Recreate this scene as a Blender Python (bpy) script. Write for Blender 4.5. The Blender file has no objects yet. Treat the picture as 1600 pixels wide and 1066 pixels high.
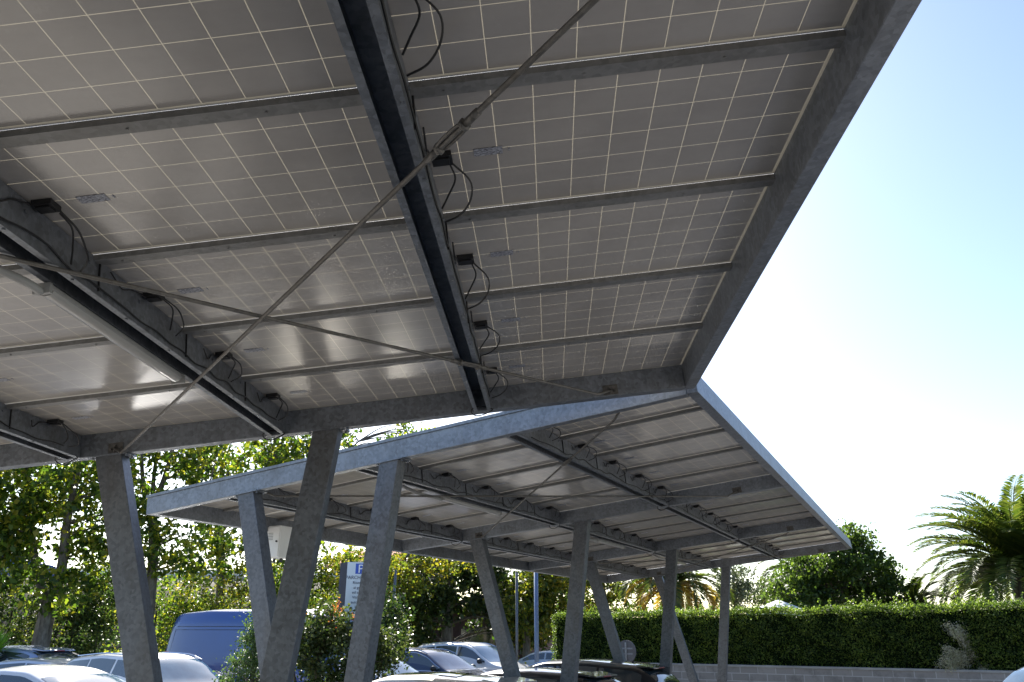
import bpy, math, random
import numpy as np
from mathutils import Vector, Matrix
R = math.radians
sc = bpy.context.scene
COL = sc.collection
random.seed(7); RNG = np.random.default_rng(11)
CAMH = 1.9

# ------------------------------------------------------------ camera
F, PITCH, ROLL = 1287.1, 0.34588, 0.0058
cp, sp = math.cos(PITCH), math.sin(PITCH)
fw = Vector((0, cp, sp)); up0 = Vector((0, -sp, cp)); rt0 = Vector((1, 0, 0))
rt = rt0*math.cos(ROLL) + up0*math.sin(ROLL); upv = up0*math.cos(ROLL) - rt0*math.sin(ROLL)
cam = bpy.data.objects.new('camera', bpy.data.cameras.new('camera')); COL.objects.link(cam)
cam.data.sensor_width = 36; cam.data.lens = 36*F/1600; cam.data.clip_end = 5000; cam.data.clip_start = .05
M = Matrix.Identity(4)
for i in range(3):
    M[i][0] = rt[i]; M[i][1] = upv[i]; M[i][2] = -fw[i]
M[2][3] = CAMH
cam.matrix_world = M
sc.camera = cam

def at(px, py, d):
    r = fw*F + rt*(px-800) - upv*(py-533)
    r = r*(d/r.y)
    return Vector((r.x, r.y, r.z+CAMH))
def gx(px, d, z=0):           # ground position seen at column px, distance d
    p = at(px, 997, d); return Vector((p.x, d, z))

# ------------------------------------------------------------ materials
class NT:
    def __init__(s, name):
        s.m = bpy.data.materials.new(name); s.m.use_nodes = True
        s.t = s.m.node_tree; s.t.nodes.clear()
        s.out = s.t.nodes.new('ShaderNodeOutputMaterial')
    def n(s, typ, **k):
        nd = s.t.nodes.new(typ)
        for a, v in k.items():
            if a.startswith('i_'):
                nd.inputs[a[2:].replace('_', ' ')].default_value = v
            else: setattr(nd, a, v)
        return nd
    def l(s, a, b): s.t.links.new(a, b)
    def math(s, op, a, b=None):
        nd = s.n('ShaderNodeMath', operation=op)
        for i, v in enumerate((a, b)):
            if v is None: continue
            if isinstance(v, (int, float)): nd.inputs[i].default_value = v
            else: s.l(v, nd.inputs[i])
        return nd.outputs[0]
    def ramp(s, fac, stops):
        r = s.n('ShaderNodeValToRGB'); e = r.color_ramp.elements
        while len(e) < len(stops): e.new(.5)
        for q, (p, c) in zip(e, stops): q.position = p; q.color = (*c, 1) if len(c) == 3 else c
        s.l(fac, r.inputs[0]); return r.outputs[0]
    def noise(s, scale, vec=None, detail=4, rough=.55):
        nd = s.n('ShaderNodeTexNoise'); nd.inputs['Scale'].default_value = scale
        nd.inputs['Detail'].default_value = detail; nd.inputs['Roughness'].default_value = rough
        if vec is not None: s.l(vec, nd.inputs['Vector'])
        return nd.outputs['Fac']
    def obj(s, scale=None):
        c = s.n('ShaderNodeTexCoord').outputs['Object']
        if scale:
            m = s.n('ShaderNodeMapping'); m.inputs['Scale'].default_value = scale; s.l(c, m.inputs[0]); return m.outputs[0]
        return c
    def mix(s, f, a, b):
        nd = s.n('ShaderNodeMix', data_type='RGBA')
        for i, v in ((0, f), (6, a), (7, b)):
            if isinstance(v, (int, float)): nd.inputs[i].default_value = v
            elif isinstance(v, tuple): nd.inputs[i].default_value = (*v, 1)
            else: s.l(v, nd.inputs[i])
        return nd.outputs[2]
    def pbr(s, col, rough=.6, metal=0, bump=None, bstr=.2, coat=0, spec=.5):
        p = s.n('ShaderNodeBsdfPrincipled')
        for k, v in (('Base Color', col), ('Roughness', rough), ('Metallic', metal)):
            if isinstance(v, (int, float)): p.inputs[k].default_value = v
            elif isinstance(v, tuple): p.inputs[k].default_value = (*v, 1)
            else: s.l(v, p.inputs[k])
        p.inputs['Coat Weight'].default_value = coat; p.inputs['Coat Roughness'].default_value = .04
        p.inputs['Specular IOR Level'].default_value = spec
        if bump is not None:
            b = s.n('ShaderNodeBump'); b.inputs['Strength'].default_value = bstr; b.inputs['Distance'].default_value = .02
            s.l(bump, b.inputs['Height']); s.l(b.outputs[0], p.inputs['Normal'])
        s.l(p.outputs[0], s.out.inputs[0]); return p

def plain(name, col, rough=.6, metal=0, coat=0, spec=.5, var=.12, scale=6):
    t = NT(name); c = t.obj(); n = t.noise(scale, c)
    a = tuple(max(0, x*(1-var)) for x in col); b = tuple(min(1, x*(1+var)) for x in col)
    t.pbr(t.ramp(n, [(.3, a), (.7, b)]), rough, metal, coat=coat, spec=spec); return t.m

def galv(name, lo, hi, metal=.75, rough=(.38, .6), dirt=.35):
    t = NT(name); c = t.obj()
    v = t.n('ShaderNodeTexVoronoi'); v.inputs['Scale'].default_value = 42; t.l(c, v.inputs['Vector'])
    g = t.n('ShaderNodeSeparateColor'); t.l(v.outputs['Color'], g.inputs[0])
    n1 = t.noise(5, c, 6, .65); n2 = t.noise(60, t.obj((1, 1, .12)), 4, .7)
    ob = t.n('ShaderNodeObjectInfo').outputs['Random']
    f = t.math('ADD', t.math('ADD', t.math('MULTIPLY', g.outputs[0], .3), t.math('MULTIPLY', ob, .16)), t.math('ADD', t.math('MULTIPLY', n1, .62), t.math('MULTIPLY', n2, .3)))
    col = t.ramp(f, [(.42, lo), (.92, hi)])
    st = t.ramp(t.noise(2.2, t.obj((1, 1, .35)), 8, .7), [(.48, (0, 0, 0)), (.66, (1, 1, 1))])
    col = t.mix(t.math('MULTIPLY', st, dirt), col, (.13, .115, .095))
    ro = t.n('ShaderNodeMapRange'); ro.inputs['To Min'].default_value = rough[0]; ro.inputs['To Max'].default_value = rough[1]
    t.l(f, ro.inputs[0])
    t.pbr(col, ro.outputs[0], metal, bump=f, bstr=.08); return t.m

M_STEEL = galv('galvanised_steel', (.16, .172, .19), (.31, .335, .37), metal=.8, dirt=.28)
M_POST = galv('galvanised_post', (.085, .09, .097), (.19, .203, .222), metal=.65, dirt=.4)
M_RAIL = galv('rail_steel', (.17, .17, .165), (.27, .27, .265), metal=.4, dirt=.25)
M_ROD = galv('rod_steel', (.09, .086, .08), (.19, .18, .165), metal=.5, dirt=.6)
M_BLACK = plain('black_plastic', (.012, .012, .013), .45)
M_CABLE = plain('black_cable', (.012, .012, .013), .5)
M_WHITE = plain('white_enamel', (.8, .81, .8), .35, var=.03)
M_DIFF = plain('lamp_diffuser', (.4, .39, .37), .3, coat=.5, var=.05)
M_GREY = plain('grey_plastic', (.33, .33, .32), .5)
M_RUBBER = plain('tyre_rubber', (.02, .02, .02), .8)
M_RIM = plain('alloy_rim', (.45, .46, .48), .3, .8)
M_CHROME = plain('chrome_trim', (.7, .72, .75), .12, 1, var=.02)

def panel_mat(name, nx, ny, lx, ly, mx, my):
    c = .159; t = NT(name); o = t.obj(); s = t.n('ShaderNodeSeparateXYZ'); t.l(o, s.inputs[0])
    def line(v, m, n, L):
        a = t.math('DIVIDE', t.math('SUBTRACT', v, m), c)
        fr = t.math('ABSOLUTE', t.math('SUBTRACT', a, t.math('ROUND', a)))
        ln = t.math('LESS_THAN', fr, .0098)
        edge = t.math('ADD', t.math('LESS_THAN', v, m), t.math('GREATER_THAN', v, L-m))
        return ln, edge
    lx_, ex = line(s.outputs[0], mx, nx, lx); ly_, ey = line(s.outputs[1], my, ny, ly)
    mask = t.math('MINIMUM', t.math('ADD', t.math('ADD', lx_, ly_), t.math('ADD', ex, ey)), 1)
    inner = t.math('SUBTRACT', mask, t.math('MULTIPLY', t.math('MINIMUM', t.math('ADD', ex, ey), 1), .75))
    dirt = t.noise(1.7, o, 6, .65); streak = t.noise(9, t.obj((.15, 2.2, 1)), 5, .6)
    oi = t.n('ShaderNodeObjectInfo')
    fx = t.math('FLOOR', t.math('DIVIDE', t.math('SUBTRACT', s.outputs[0], mx), c)); fy = t.math('FLOOR', t.math('DIVIDE', t.math('SUBTRACT', s.outputs[1], my), c))
    cb_ = t.n('ShaderNodeCombineXYZ'); t.l(fx, cb_.inputs[0]); t.l(fy, cb_.inputs[1]); t.l(t.math('MULTIPLY', oi.outputs['Random'], 50), cb_.inputs[2])
    wn_ = t.n('ShaderNodeTexWhiteNoise'); t.l(cb_.outputs[0], wn_.inputs['Vector'])
    spots = t.ramp(t.noise(3.2, o, 9, .75), [(.6, (0, 0, 0)), (.72, (1, 1, 1))])
    rnd = oi.outputs['Random']
    dd = t.math('ADD', t.math('MULTIPLY', dirt, .62), t.math('ADD', t.math('MULTIPLY', streak, .1), t.math('MULTIPLY', rnd, .28)))
    cell = t.ramp(dd, [(.3, (.35, .33, .308)), (.72, (.485, .46, .43))])
    gap = (.6, .57, .5)
    g = t.n('ShaderNodeNewGeometry')
    cell = t.mix(t.math('MULTIPLY', wn_.outputs['Value'], .12), cell, (.30, .27, .245))
    cell = t.mix(t.math('MULTIPLY', spots, .28), cell, (.60, .57, .53))
    under = t.mix(mask, cell, gap)
    topc = t.mix(mask, (.012, .016, .04), (.5, .5, .5))
    col = t.mix(g.outputs['Backfacing'], topc, under)
    p = t.pbr(col, .3, coat=.0, spec=1.0)
    rr = t.n('ShaderNodeMapRange'); rr.inputs['To Min'].default_value = .17; rr.inputs['To Max'].default_value = .27
    t.l(dirt, rr.inputs[0]); t.l(rr.outputs[0], p.inputs['Roughness'])
    tr = t.n('ShaderNodeBsdfTranslucent'); tr.inputs[0].default_value = (.3, .26, .18, 1)
    mx_ = t.n('ShaderNodeMixShader'); t.l(t.math('MULTIPLY', inner, .25), mx_.inputs[0])
    t.l(p.outputs[0], mx_.inputs[1]); t.l(tr.outputs[0], mx_.inputs[2]); t.l(mx_.outputs[0], t.out.inputs[0])
    return t.m
M_PANEL = panel_mat('solar_backsheet', 10, 6, 1.65, .984, .03, .015)
M_PANELP = panel_mat('solar_backsheet_tall', 6, 10, .99, 1.64, .018, .025)

def sticker_mat():
    t = NT('rating_label'); o = t.obj((16, 40, 1))
    n = t.noise(3.5, o, 3, .8)
    t.pbr(t.ramp(n, [(.42, (.07, .07, .09)), (.56, (.42, .44, .5))]), .5); return t.m
M_STICK = sticker_mat()

def leaf_mat(name, cols, trans=.5, nscale=.6, spec=.35, rough=.45, tgain=2.3):
    t = NT(name); g = t.n('ShaderNodeNewGeometry')
    n = t.noise(nscale, t.obj(), 3)
    f = t.math('ADD', t.math('MULTIPLY', g.outputs['Random Per Island'], .55), t.math('MULTIPLY', n, .6))
    k = len(cols); col = t.ramp(f, [(.2+.62*i/(k-1), c) for i, c in enumerate(cols)])
    p = t.pbr(col, rough, spec=spec)
    tr = t.n('ShaderNodeBsdfTranslucent')
    gm = t.n('ShaderNodeMix', data_type='RGBA', blend_type='MULTIPLY'); gm.inputs[0].default_value = 1
    t.l(col, gm.inputs[6]); gm.inputs[7].default_value = (tgain*.95, tgain*1.05, tgain*.5, 1); t.l(gm.outputs[2], tr.inputs[0])
    m = t.n('ShaderNodeMixShader'); m.inputs[0].default_value = trans
    t.l(p.outputs[0], m.inputs[1]); t.l(tr.outputs[0], m.inputs[2]); t.l(m.outputs[0], t.out.inputs[0])
    return t.m
L_PLANE = leaf_mat('plane_tree_leaf', [(.022, .042, .01), (.035, .065, .012), (.06, .1, .016), (.12, .16, .02), (.25, .22, .03)], .5, .45)
L_YELL = leaf_mat('yellowing_leaf', [(.035, .06, .012), (.065, .09, .016), (.12, .14, .02), (.26, .2, .025)], .45, .5)
L_DARK = leaf_mat('dark_leaf', [(.012, .022, .008), (.022, .045, .012), (.045, .07, .018), (.1, .11, .03)], .3, .5)
L_GREY = leaf_mat('grey_green_leaf', [(.05, .065, .04), (.09, .11, .07), (.14, .15, .1)], .3, 1)
L_HEDGE = leaf_mat('hedge_leaf', [(.016, .03, .009), (.036, .062, .014), (.078, .118, .024), (.2, .25, .05)], .42, .9, spec=.3, rough=.5)
L_LAUREL = leaf_mat('laurel_leaf', [(.018, .036, .01), (.038, .065, .016), (.09, .125, .025)], .45, .5, spec=.3, rough=.45)
L_PALM = leaf_mat('palm_leaflet', [(.025, .045, .01), (.05, .075, .015), (.11, .12, .03)], .4, .3, tgain=2.0)
L_PALMY = leaf_mat('yellow_palm_leaflet', [(.2, .11, .02), (.38, .22, .025), (.3, .24, .06)], .4, .3, tgain=1.5)
L_OLE = leaf_mat('oleander_leaf', [(.015, .03, .01), (.035, .06, .015), (.06, .08, .03), (.1, .11, .035)], .3, 1.2)
L_FIR = leaf_mat('conifer_leaf', [(.03, .06, .02), (.06, .1, .03), (.1, .15, .06)], .3, 1.5)
L_FLOW = leaf_mat('red_flower', [(.3, .03, .02), (.4, .12, .05), (.35, .16, .08)], .4, 2)
L_PLUME = leaf_mat('plume_leaf', [(.2, .18, .13), (.36, .33, .27), (.5, .46, .42)], .4, 1.5)
L_SPIKE = leaf_mat('spiky_leaf', [(.1, .2, .03), (.2, .32, .05)], .4, 1)

def bark():
    t = NT('bark'); o = t.obj((1, 1, .3)); n = t.noise(9, o, 8, .7)
    t.pbr(t.ramp(n, [(.35, (.05, .04, .03)), (.5, (.13, .11, .085)), (.7, (.24, .22, .18))]), .85, bump=n, bstr=.5); return t.m
M_BARK = bark()
def asphalt():
    t = NT('asphalt'); o = t.obj(); a = t.noise(.35, o, 8, .65); b = t.noise(90, o, 3, .8)
    f = t.math('ADD', t.math('MULTIPLY', a, .6), t.math('MULTIPLY', b, .4))
    t.pbr(t.ramp(f, [(.35, (.18, .167, .148)), (.65, (.265, .248, .222))]), .85, bump=b, bstr=.3); return t.m
M_ASPH = asphalt()
def blocks():
    t = NT('concrete_block'); o = t.obj()
    b = t.n('ShaderNodeTexBrick'); m = t.n('ShaderNodeMapping'); m.inputs['Rotation'].default_value = (R(90), 0, 0); t.l(o, m.inputs[0]); t.l(m.outputs[0], b.inputs[0])
    b.inputs['Scale'].default_value = 1; b.inputs['Brick Width'].default_value = .5; b.inputs['Row Height'].default_value = .2
    b.inputs['Mortar Size'].default_value = .012; b.inputs['Mortar Smooth'].default_value = .2
    b.inputs['Color1'].default_value = (.3, .275, .25, 1); b.inputs['Color2'].default_value = (.24, .22, .2, 1); b.inputs['Mortar'].default_value = (.42, .4, .37, 1)
    n = t.noise(2.5, o, 8, .7)
    col = t.mix(t.math('MULTIPLY', t.ramp(n, [(.5, (0, 0, 0)), (.72, (1, 1, 1))]), .7), b.outputs[0], (.09, .08, .07))
    t.pbr(col, .9, bump=b.outputs[1], bstr=-.3); return t.m
M_BLOCK = blocks()
M_SOIL = plain('soil', (.07, .055, .035), .95, var=.4, scale=3)
M_CONC = plain('concrete', (.3, .29, .27), .85, var=.2, scale=2)
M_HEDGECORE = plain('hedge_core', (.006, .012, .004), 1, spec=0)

def paint(name, col, metal=0.0, rough=.35):
    t = NT(name); n = t.noise(3, t.obj(), 5)
    a = tuple(x*.94 for x in col)
    rr = t.n('ShaderNodeMapRange'); rr.inputs['To Min'].default_value = rough*.8; rr.inputs['To Max'].default_value = rough*1.25; t.l(n, rr.inputs[0])
    t.pbr(t.ramp(n, [(.35, a), (.65, col)]), rr.outputs[0], metal, coat=1); return t.m
def glassm():
    t = NT('car_glass'); n = t.noise(4, t.obj(), 4)
    rr = t.n('ShaderNodeMapRange'); rr.inputs['To Min'].default_value = .02; rr.inputs['To Max'].default_value = .09; t.l(n, rr.inputs[0])
    p = t.pbr((.02, .03, .036), rr.outputs[0], 0, spec=.9); p.inputs['IOR'].default_value = 1.7; return t.m
M_GLASS = glassm()
def screenm():
    t = NT('windscreen_glass'); n = t.noise(1.3, t.obj(), 5)
    p = t.pbr(t.ramp(n, [(.35, (.035, .08, .14)), (.7, (.09, .17, .25))]), .06, 0, spec=.5); p.inputs['IOR'].default_value = 1.45; return t.m  # glass tint, blued and brightened in the colour to stand in for reflected sky
M_SCREEN = screenm()
P_WHITE = paint('white_paint', (.62, .63, .64)); P_SILV = paint('silver_paint', (.5, .53, .57), .6)
P_BLUE = paint('blue_paint', (.014, .06, .24), .1); P_NAVY = paint('navy_paint', (.02, .035, .08), .4)
P_BLACK = paint('black_paint', (.012, .012, .013)); P_BEIGE = paint('beige_paint', (.55, .52, .46), .4)
P_PALEB = paint('pale_blue_paint', (.3, .36, .5), .5)
M_TAIL = plain('tail_lamp_red', (.35, .01, .012), .15, coat=1); M_HEAD = plain('headlamp_glass', (.6, .62, .65), .1, coat=1)

# ------------------------------------------------------------ mesh helpers
class MB:
    def __init__(s): s.v = []; s.f = []
    def add(s, vs, fs):
        b = len(s.v); s.v.extend([tuple(p) for p in vs]); s.f.extend([tuple(i+b for i in f) for f in fs]); return s
    def box(s, a, b, T=None):
        (x0, y0, z0), (x1, y1, z1) = a, b
        vs = [Vector(p) for p in ((x0,y0,z0),(x1,y0,z0),(x1,y1,z0),(x0,y1,z0),(x0,y0,z1),(x1,y0,z1),(x1,y1,z1),(x0,y1,z1))]
        if T: vs = [T @ p for p in vs]
        return s.add(vs, [(0,3,2,1),(4,5,6,7),(0,1,5,4),(1,2,6,5),(2,3,7,6),(3,0,4,7)])
    def prism(s, A, B):       # two matching quads
        n = len(A); fs = [tuple(range(n))[::-1], tuple(range(n, 2*n))]
        fs += [(i, (i+1) % n, n+(i+1) % n, n+i) for i in range(n)]
        return s.add(list(A)+list(B), fs)
    def tube(s, pts, r, n=8, cap=True):
        pts = [Vector(p) for p in pts]; k = len(pts)
        rs = r if isinstance(r, (list, tuple)) else [r]*k
        vs = []; prev = None
        for i, p in enumerate(pts):
            d = (pts[min(i+1, k-1)]-pts[max(i-1, 0)])
            d = d.normalized() if d.length > 1e-9 else Vector((0, 0, 1))
            if prev is None:
                a = Vector((0, 0, 1)) if abs(d.z) < .9 else Vector((1, 0, 0)); prev = d.cross(a).normalized()
            prev = (prev - d*prev.dot(d)).normalized(); q = d.cross(prev)
            for j in range(n):
                th = 2*math.pi*j/n; vs.append(p + (prev*math.cos(th)+q*math.sin(th))*rs[i])
        fs = [(i*n+j, i*n+(j+1) % n, (i+1)*n+(j+1) % n, (i+1)*n+j) for i in range(k-1) for j in range(n)]
        if cap: fs += [tuple(range(n))[::-1], tuple(range((k-1)*n, k*n))]
        return s.add(vs, fs)
    def mesh(s, name, mat, smooth=False):
        m = bpy.data.meshes.new(name); m.from_pydata(s.v, [], s.f)
        for q in (mat if isinstance(mat, (list, tuple)) else [mat]): m.materials.append(q)
        if smooth: m.polygons.foreach_set('use_smooth', [True]*len(m.polygons))
        m.update(); return m
    def build(s, name, mat, parent=None, loc=None, smooth=False, bevel=0):
        o = bpy.data.objects.new(name, s.mesh(name, mat, smooth)); return place(o, parent, loc, bevel)
def place(o, parent=None, loc=None, bevel=0):
    COL.objects.link(o)
    if parent: o.parent = parent
    if loc is not None: o.location = loc
    if bevel:
        b = o.modifiers.new('bevel', 'BEVEL'); b.width = bevel; b.segments = 2; b.limit_method = 'ANGLE'
    return o
def inst(mesh, name, parent, loc=None):
    return place(bpy.data.objects.new(name, mesh), parent, loc)
def curve(pts, n=6):          # catmull-rom through points
    P = [Vector(p) for p in pts]; P = [P[0]*2-P[1]]+P+[P[-1]*2-P[-2]]; out = []
    for i in range(1, len(P)-2):
        for k in range(n):
            t = k/n; a, b, c, d = P[i-1:i+3]
            out.append(.5*((2*b)+(c-a)*t+(2*a-5*b+4*c-d)*t*t+(3*b-a-3*c+d)*t**3))
    out.append(P[-2]); return out
def thing(name, label, cat, loc=(0, 0, 0), rz=0, group=None):
    o = bpy.data.objects.new(name, None); COL.objects.link(o); o.empty_display_size = .2
    o.location = loc; o.rotation_euler = (0, 0, rz); return tag(o, label, cat, group)
def tag(o, label=None, cat=None, group=None, kind=None):
    if label: o['label'] = label
    if cat: o['category'] = cat
    if group: o['group'] = group
    if kind: o['kind'] = kind
    return o
def copy_tree(o, parent=None):
    c = o.copy(); COL.objects.link(c)
    if parent: c.parent = parent
    for ch in [x for x in o.children]: copy_tree(ch, c)
    return c

# ------------------------------------------------------------ world, sun
SUN_EL, SUN_AZ = 38, -14       # azimuth measured from +Y towards +X
w = bpy.data.worlds.new('World'); sc.world = w; w.use_nodes = True
nt = w.node_tree; bg = nt.nodes['Background']
sky = nt.nodes.new('ShaderNodeTexSky'); sky.sky_type = 'NISHITA'; sky.sun_disc = False
sky.sun_elevation = R(SUN_EL); sky.sun_rotation = R(SUN_AZ); sky.air_density = 1.0; sky.dust_density = 1.1; sky.ozone_density = 1.6
hs_ = nt.nodes.new('ShaderNodeHueSaturation'); hs_.inputs['Saturation'].default_value = 1.08; hs_.inputs['Hue'].default_value = .505
nt.links.new(sky.outputs[0], hs_.inputs['Color']); nt.links.new(hs_.outputs[0], bg.inputs[0]); bg.inputs[1].default_value = .082
sun = bpy.data.objects.new('sun', bpy.data.lights.new('sun', 'SUN')); COL.objects.link(sun)
sun.data.energy = 4.2; sun.data.angle = R(.53); sun.data.color = (1, .95, .87)
sd = Vector((math.sin(R(SUN_AZ))*math.cos(R(SUN_EL)), math.cos(R(SUN_AZ))*math.cos(R(SUN_EL)), math.sin(R(SUN_EL))))
sun.rotation_euler = sd.to_track_quat('Z', 'Y').to_euler()
vs_ = sc.view_settings; vs_.view_transform = 'Standard'; vs_.look = 'None'; vs_.gamma = 1; vs_.exposure = 1.72

# ------------------------------------------------------------ ground
g = MB(); g.add([(-1500, -1500, 0), (1500, -1500, 0), (1500, 2500, 0), (-1500, 2500, 0)], [(0, 1, 2, 3)])
tag(g.build('ground', M_ASPH), kind='structure')

# ------------------------------------------------------------ solar canopies
RP, LB, CW, D = .9893, 1.669, .07, .19
def panel_mesh(name, lx, ly, mat):
    m = MB(); t = .006
    m.add([(0, 0, 0), (lx, 0, 0), (lx, ly, 0), (0, ly, 0)], [(0, 1, 2, 3)])
    m.add([(0, 0, 0), (lx, 0, 0), (lx, ly, 0), (0, ly, 0), (0, 0, t), (lx, 0, t), (lx, ly, t), (0, ly, t)], [(0, 1, 5, 4), (1, 2, 6, 5), (2, 3, 7, 6), (3, 0, 4, 7)])
    return m.mesh(name, mat)
ME_PANEL = panel_mesh('solar_panel', 1.65, .984, M_PANEL)
ME_PANELP = panel_mesh('solar_panel', .99, 1.64, M_PANELP)
m = MB(); m.box((-.05, -.045, -.026), (.05, .045, -.002)); m.box((-.035, -.03, -.034), (.035, .03, -.026)); ME_JB = m.mesh('junction_box', M_BLACK)
m = MB(); m.box((-.06, -.027, -.003), (.06, .027, -.001)); m.box((.085, -.012, -.003), (.09, .012, -.001)); ME_LAB = m.mesh('rating_label', M_STICK)
def cable_mesh(seed):
    r = random.Random(seed); j = lambda a: r.uniform(-a, a); m = MB()
    m.tube(curve([(.04, .03, -.02), (.09+j(.02), .09, -.07), (.085+j(.02), .165+j(.02), -.10+j(.02)), (.04, .24+j(.03), -.13), (-.035, .28+j(.03), -.14)]), .0042, 6)
    m.tube(curve([(.03, .04, -.02), (.035+j(.01), .1, -.05), (.0, .16+j(.02), -.09), (-.035, .2+j(.03), -.12+j(.02))]), .0042, 6)
    m.tube(curve([(-.04, -.03, -.02), (-.045, -.12, -.05+j(.01)), (-.04, -.2, -.09+j(.02)), (-.037, -.26+j(.05), -.05)]), .004, 6)
    return m.mesh('cable', M_CABLE)
ME_CAB = [cable_mesh(i) for i in range(5)]

def canopy(label, O, yaw, al, be, beams, row_a, row_b, legs_at, group):
    """local frame: x across (to the right), y along the roof, z up off the roof plane; origin O = front right module corner"""
    v = Vector((math.cos(yaw), -math.sin(yaw), math.tan(al))).normalized()
    u = Vector((math.sin(yaw), math.cos(yaw), math.tan(be))); u = (u - v*u.dot(v)).normalized(); n = v.cross(u)
    O = Vector(O) + Vector((0, 0, CAMH))
    base = O - v*3.5; base.z = 0
    T = Matrix.Identity(4)
    for i in range(3): T[i][0] = v[i]; T[i][1] = u[i]; T[i][2] = n[i]; T[i][3] = base[i]
    Ti = T.inverted(); off = Ti @ O
    root = bpy.data.objects.new('solar_carport', None); COL.objects.link(root); root.matrix_world = T
    tag(root, label, 'carport', group)
    y_min, y_max = min(b[0] for b in beams), max(b[1] for b in beams)
    # cross beams and their V legs
    for (b0, b1), leg in zip(beams, legs_at):
        m = MB(); m.box((-6.045, b0, -D), (-.021, b1, -.004)); cb = m.build('cross_beam', M_STEEL, root, off, bevel=.004)
        for x in (-4.64, -.62):
            mm = MB(); s_ = -1 if b0 > row_a*RP+.5 or b0 >= -.02 else 1
            yy = b0 if s_ < 0 else b1
            for dx, dz in ((0, -.13), (.035, -.15), (-.035, -.15), (0, -.165)):
                mm.tube([(x+dx, yy, dz), (x+dx, yy+s_*.03, dz)], .011, 6)
            mm.box((x-.06, yy-.001 if s_ > 0 else yy-.008, -.18), (x+.06, yy+.008 if s_ > 0 else yy+.001, -.1))
            mm.build('rod_bracket', M_ROD, cb)
        if not leg: continue
        bc = (b0+b1)/2
        for xt, xb in ((-4.69, -3.62), (-2.925, -3.335)):
            topl = Vector((xt, bc, -D)) + off
            tw = T @ topl
            bw = O + v*xb + u*bc; bw.z = 0
            hx = Vector((v.x, v.y, 0)).normalized(); hy = Vector((u.x, u.y, 0)).normalized()
            A = []; B = []; 
            for sx, sy in ((-1, -1), (1, -1), (1, 1), (-1, 1)):
                A.append(Ti @ (bw + hx*sx*.105 + hy*sy*.07))
                p = tw + hx*sx*.105 + hy*sy*.07; p.z = tw.z + sx*.105*v.z/hx.dot(v) - .012
                B.append(Ti @ p)
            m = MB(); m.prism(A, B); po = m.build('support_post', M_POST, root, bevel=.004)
            m = MB(); m.box((xt-.16, bc-.085, -D-.013), (xt+.16, bc+.085, -D-.001)); 
            for bx in (-.135, .135):
                for by in (-.05, .05): m.tube([(xt+bx, bc+by, -D-.028), (xt+bx, bc+by, -D-.013)], .011, 6)
            m.build('post_head_plate', M_STEEL, po, off)
            q = Ti @ bw; m = MB()
            m.prism([Ti @ (bw+hx*sx*.135+hy*sy*.15) for sx, sy in ((-1,-1),(1,-1),(1,1),(-1,1))], [Ti @ (bw+hx*sx*.135+hy*sy*.15+Vector((0,0,.02))) for sx, sy in ((-1,-1),(1,-1),(1,1),(-1,1))])
            m.build('foot_plate', M_STEEL, po)
    # edge beams, in lengths joined over the cross beams
    cuts = [y_min] + [b[0]+.03 for b in beams[1:-1]] + [y_max]
    for x0, x1 in ((-.018, .072), (-6.125, -6.048)):
        for a, b in zip(cuts[:-1], cuts[1:]):
            m = MB(); m.box((x0, a+.004, -D+.004), (x1, b-.004, .004)); m.box((x0+.006, a+.006, .004), (x1-.006, b-.006, .022))
            m.build('edge_beam', M_STEEL, root, off, bevel=.003)
    m = MB(); m.box((-6.045, min(y_max-.088, row_b*RP-.0025) if row_b == 0 else y_min, -.0035), (-.021, y_max if row_b == 0 else -.001, .014)); m.build('closure_strip', M_STEEL, root, off)
    for y0_ in (y_min-.012, y_max+.002): m = MB(); m.box((-6.125, y0_, -.003), (.072, y0_+.01, .026)); m.build('roof_flashing', M_STEEL, root, off)
    # longitudinal lipped channels under each panel joint
    for k in (1, 2, 3):
        xc = -k*LB+.0095
        for (a0, a1), (b0, b1) in zip(beams[:-1], beams[1:]):
            ya, yb = a1+.001, b0-.001; m = MB(); h = CW; t = .005
            m.box((xc-h, ya, -D+.004), (xc-h+t, yb, -.006)); m.box((xc+h-t, ya, -D+.004), (xc+h, yb, -.006))
            m.box((xc-h+t, ya, -.011), (xc+h-t, yb, -.006))
            m.box((xc-h, ya, -D), (xc-h+.032, yb, -D+.0035)); m.box((xc+h-.032, ya, -D), (xc+h, yb, -D+.0035))
            y = ya+.35
            while y < yb-.2:
                m.tube([(xc+h-.012, y, -D-.006), (xc+h-.012, y, -D)], .007, 6); m.tube([(xc+h, y+.1, -.06), (xc+h+.008, y+.1, -.06)], .009, 6); y += .495
            ch = m.build('channel_purlin', M_STEEL, root, off)
            m = MB()
            for r_ in range(row_a, row_b):
                yy = r_*RP+.046
                if ya+.1 < yy < yb-.1: m.box((xc+h+.001, yy-.003, -D+.02), (xc+h+.009, yy+.003, -.02)); 
            m.build('bracket', M_BLACK, ch)
            r = random.Random(k*7+int(a0*3)); pts = []
            yy = ya+.25
            while yy < yb-.1:
                pts.append((xc+h+.004+r.uniform(0, .006), yy, -D+.03+r.uniform(-.012, .03))); yy += .17
            m = MB(); m.tube(curve(pts, 3), .005, 5)
            rx = .085; ye = yb-.06; 
            m.tube([(xc+rx*math.cos(t_), ye+.03*math.sin(t_*2)-.02, -D-.02+.035*math.sin(t_)) for t_ in [i*math.tau/20 for i in range(21)]], .005, 5, cap=False)
            m.build('cable', M_CABLE, ch)
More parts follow.
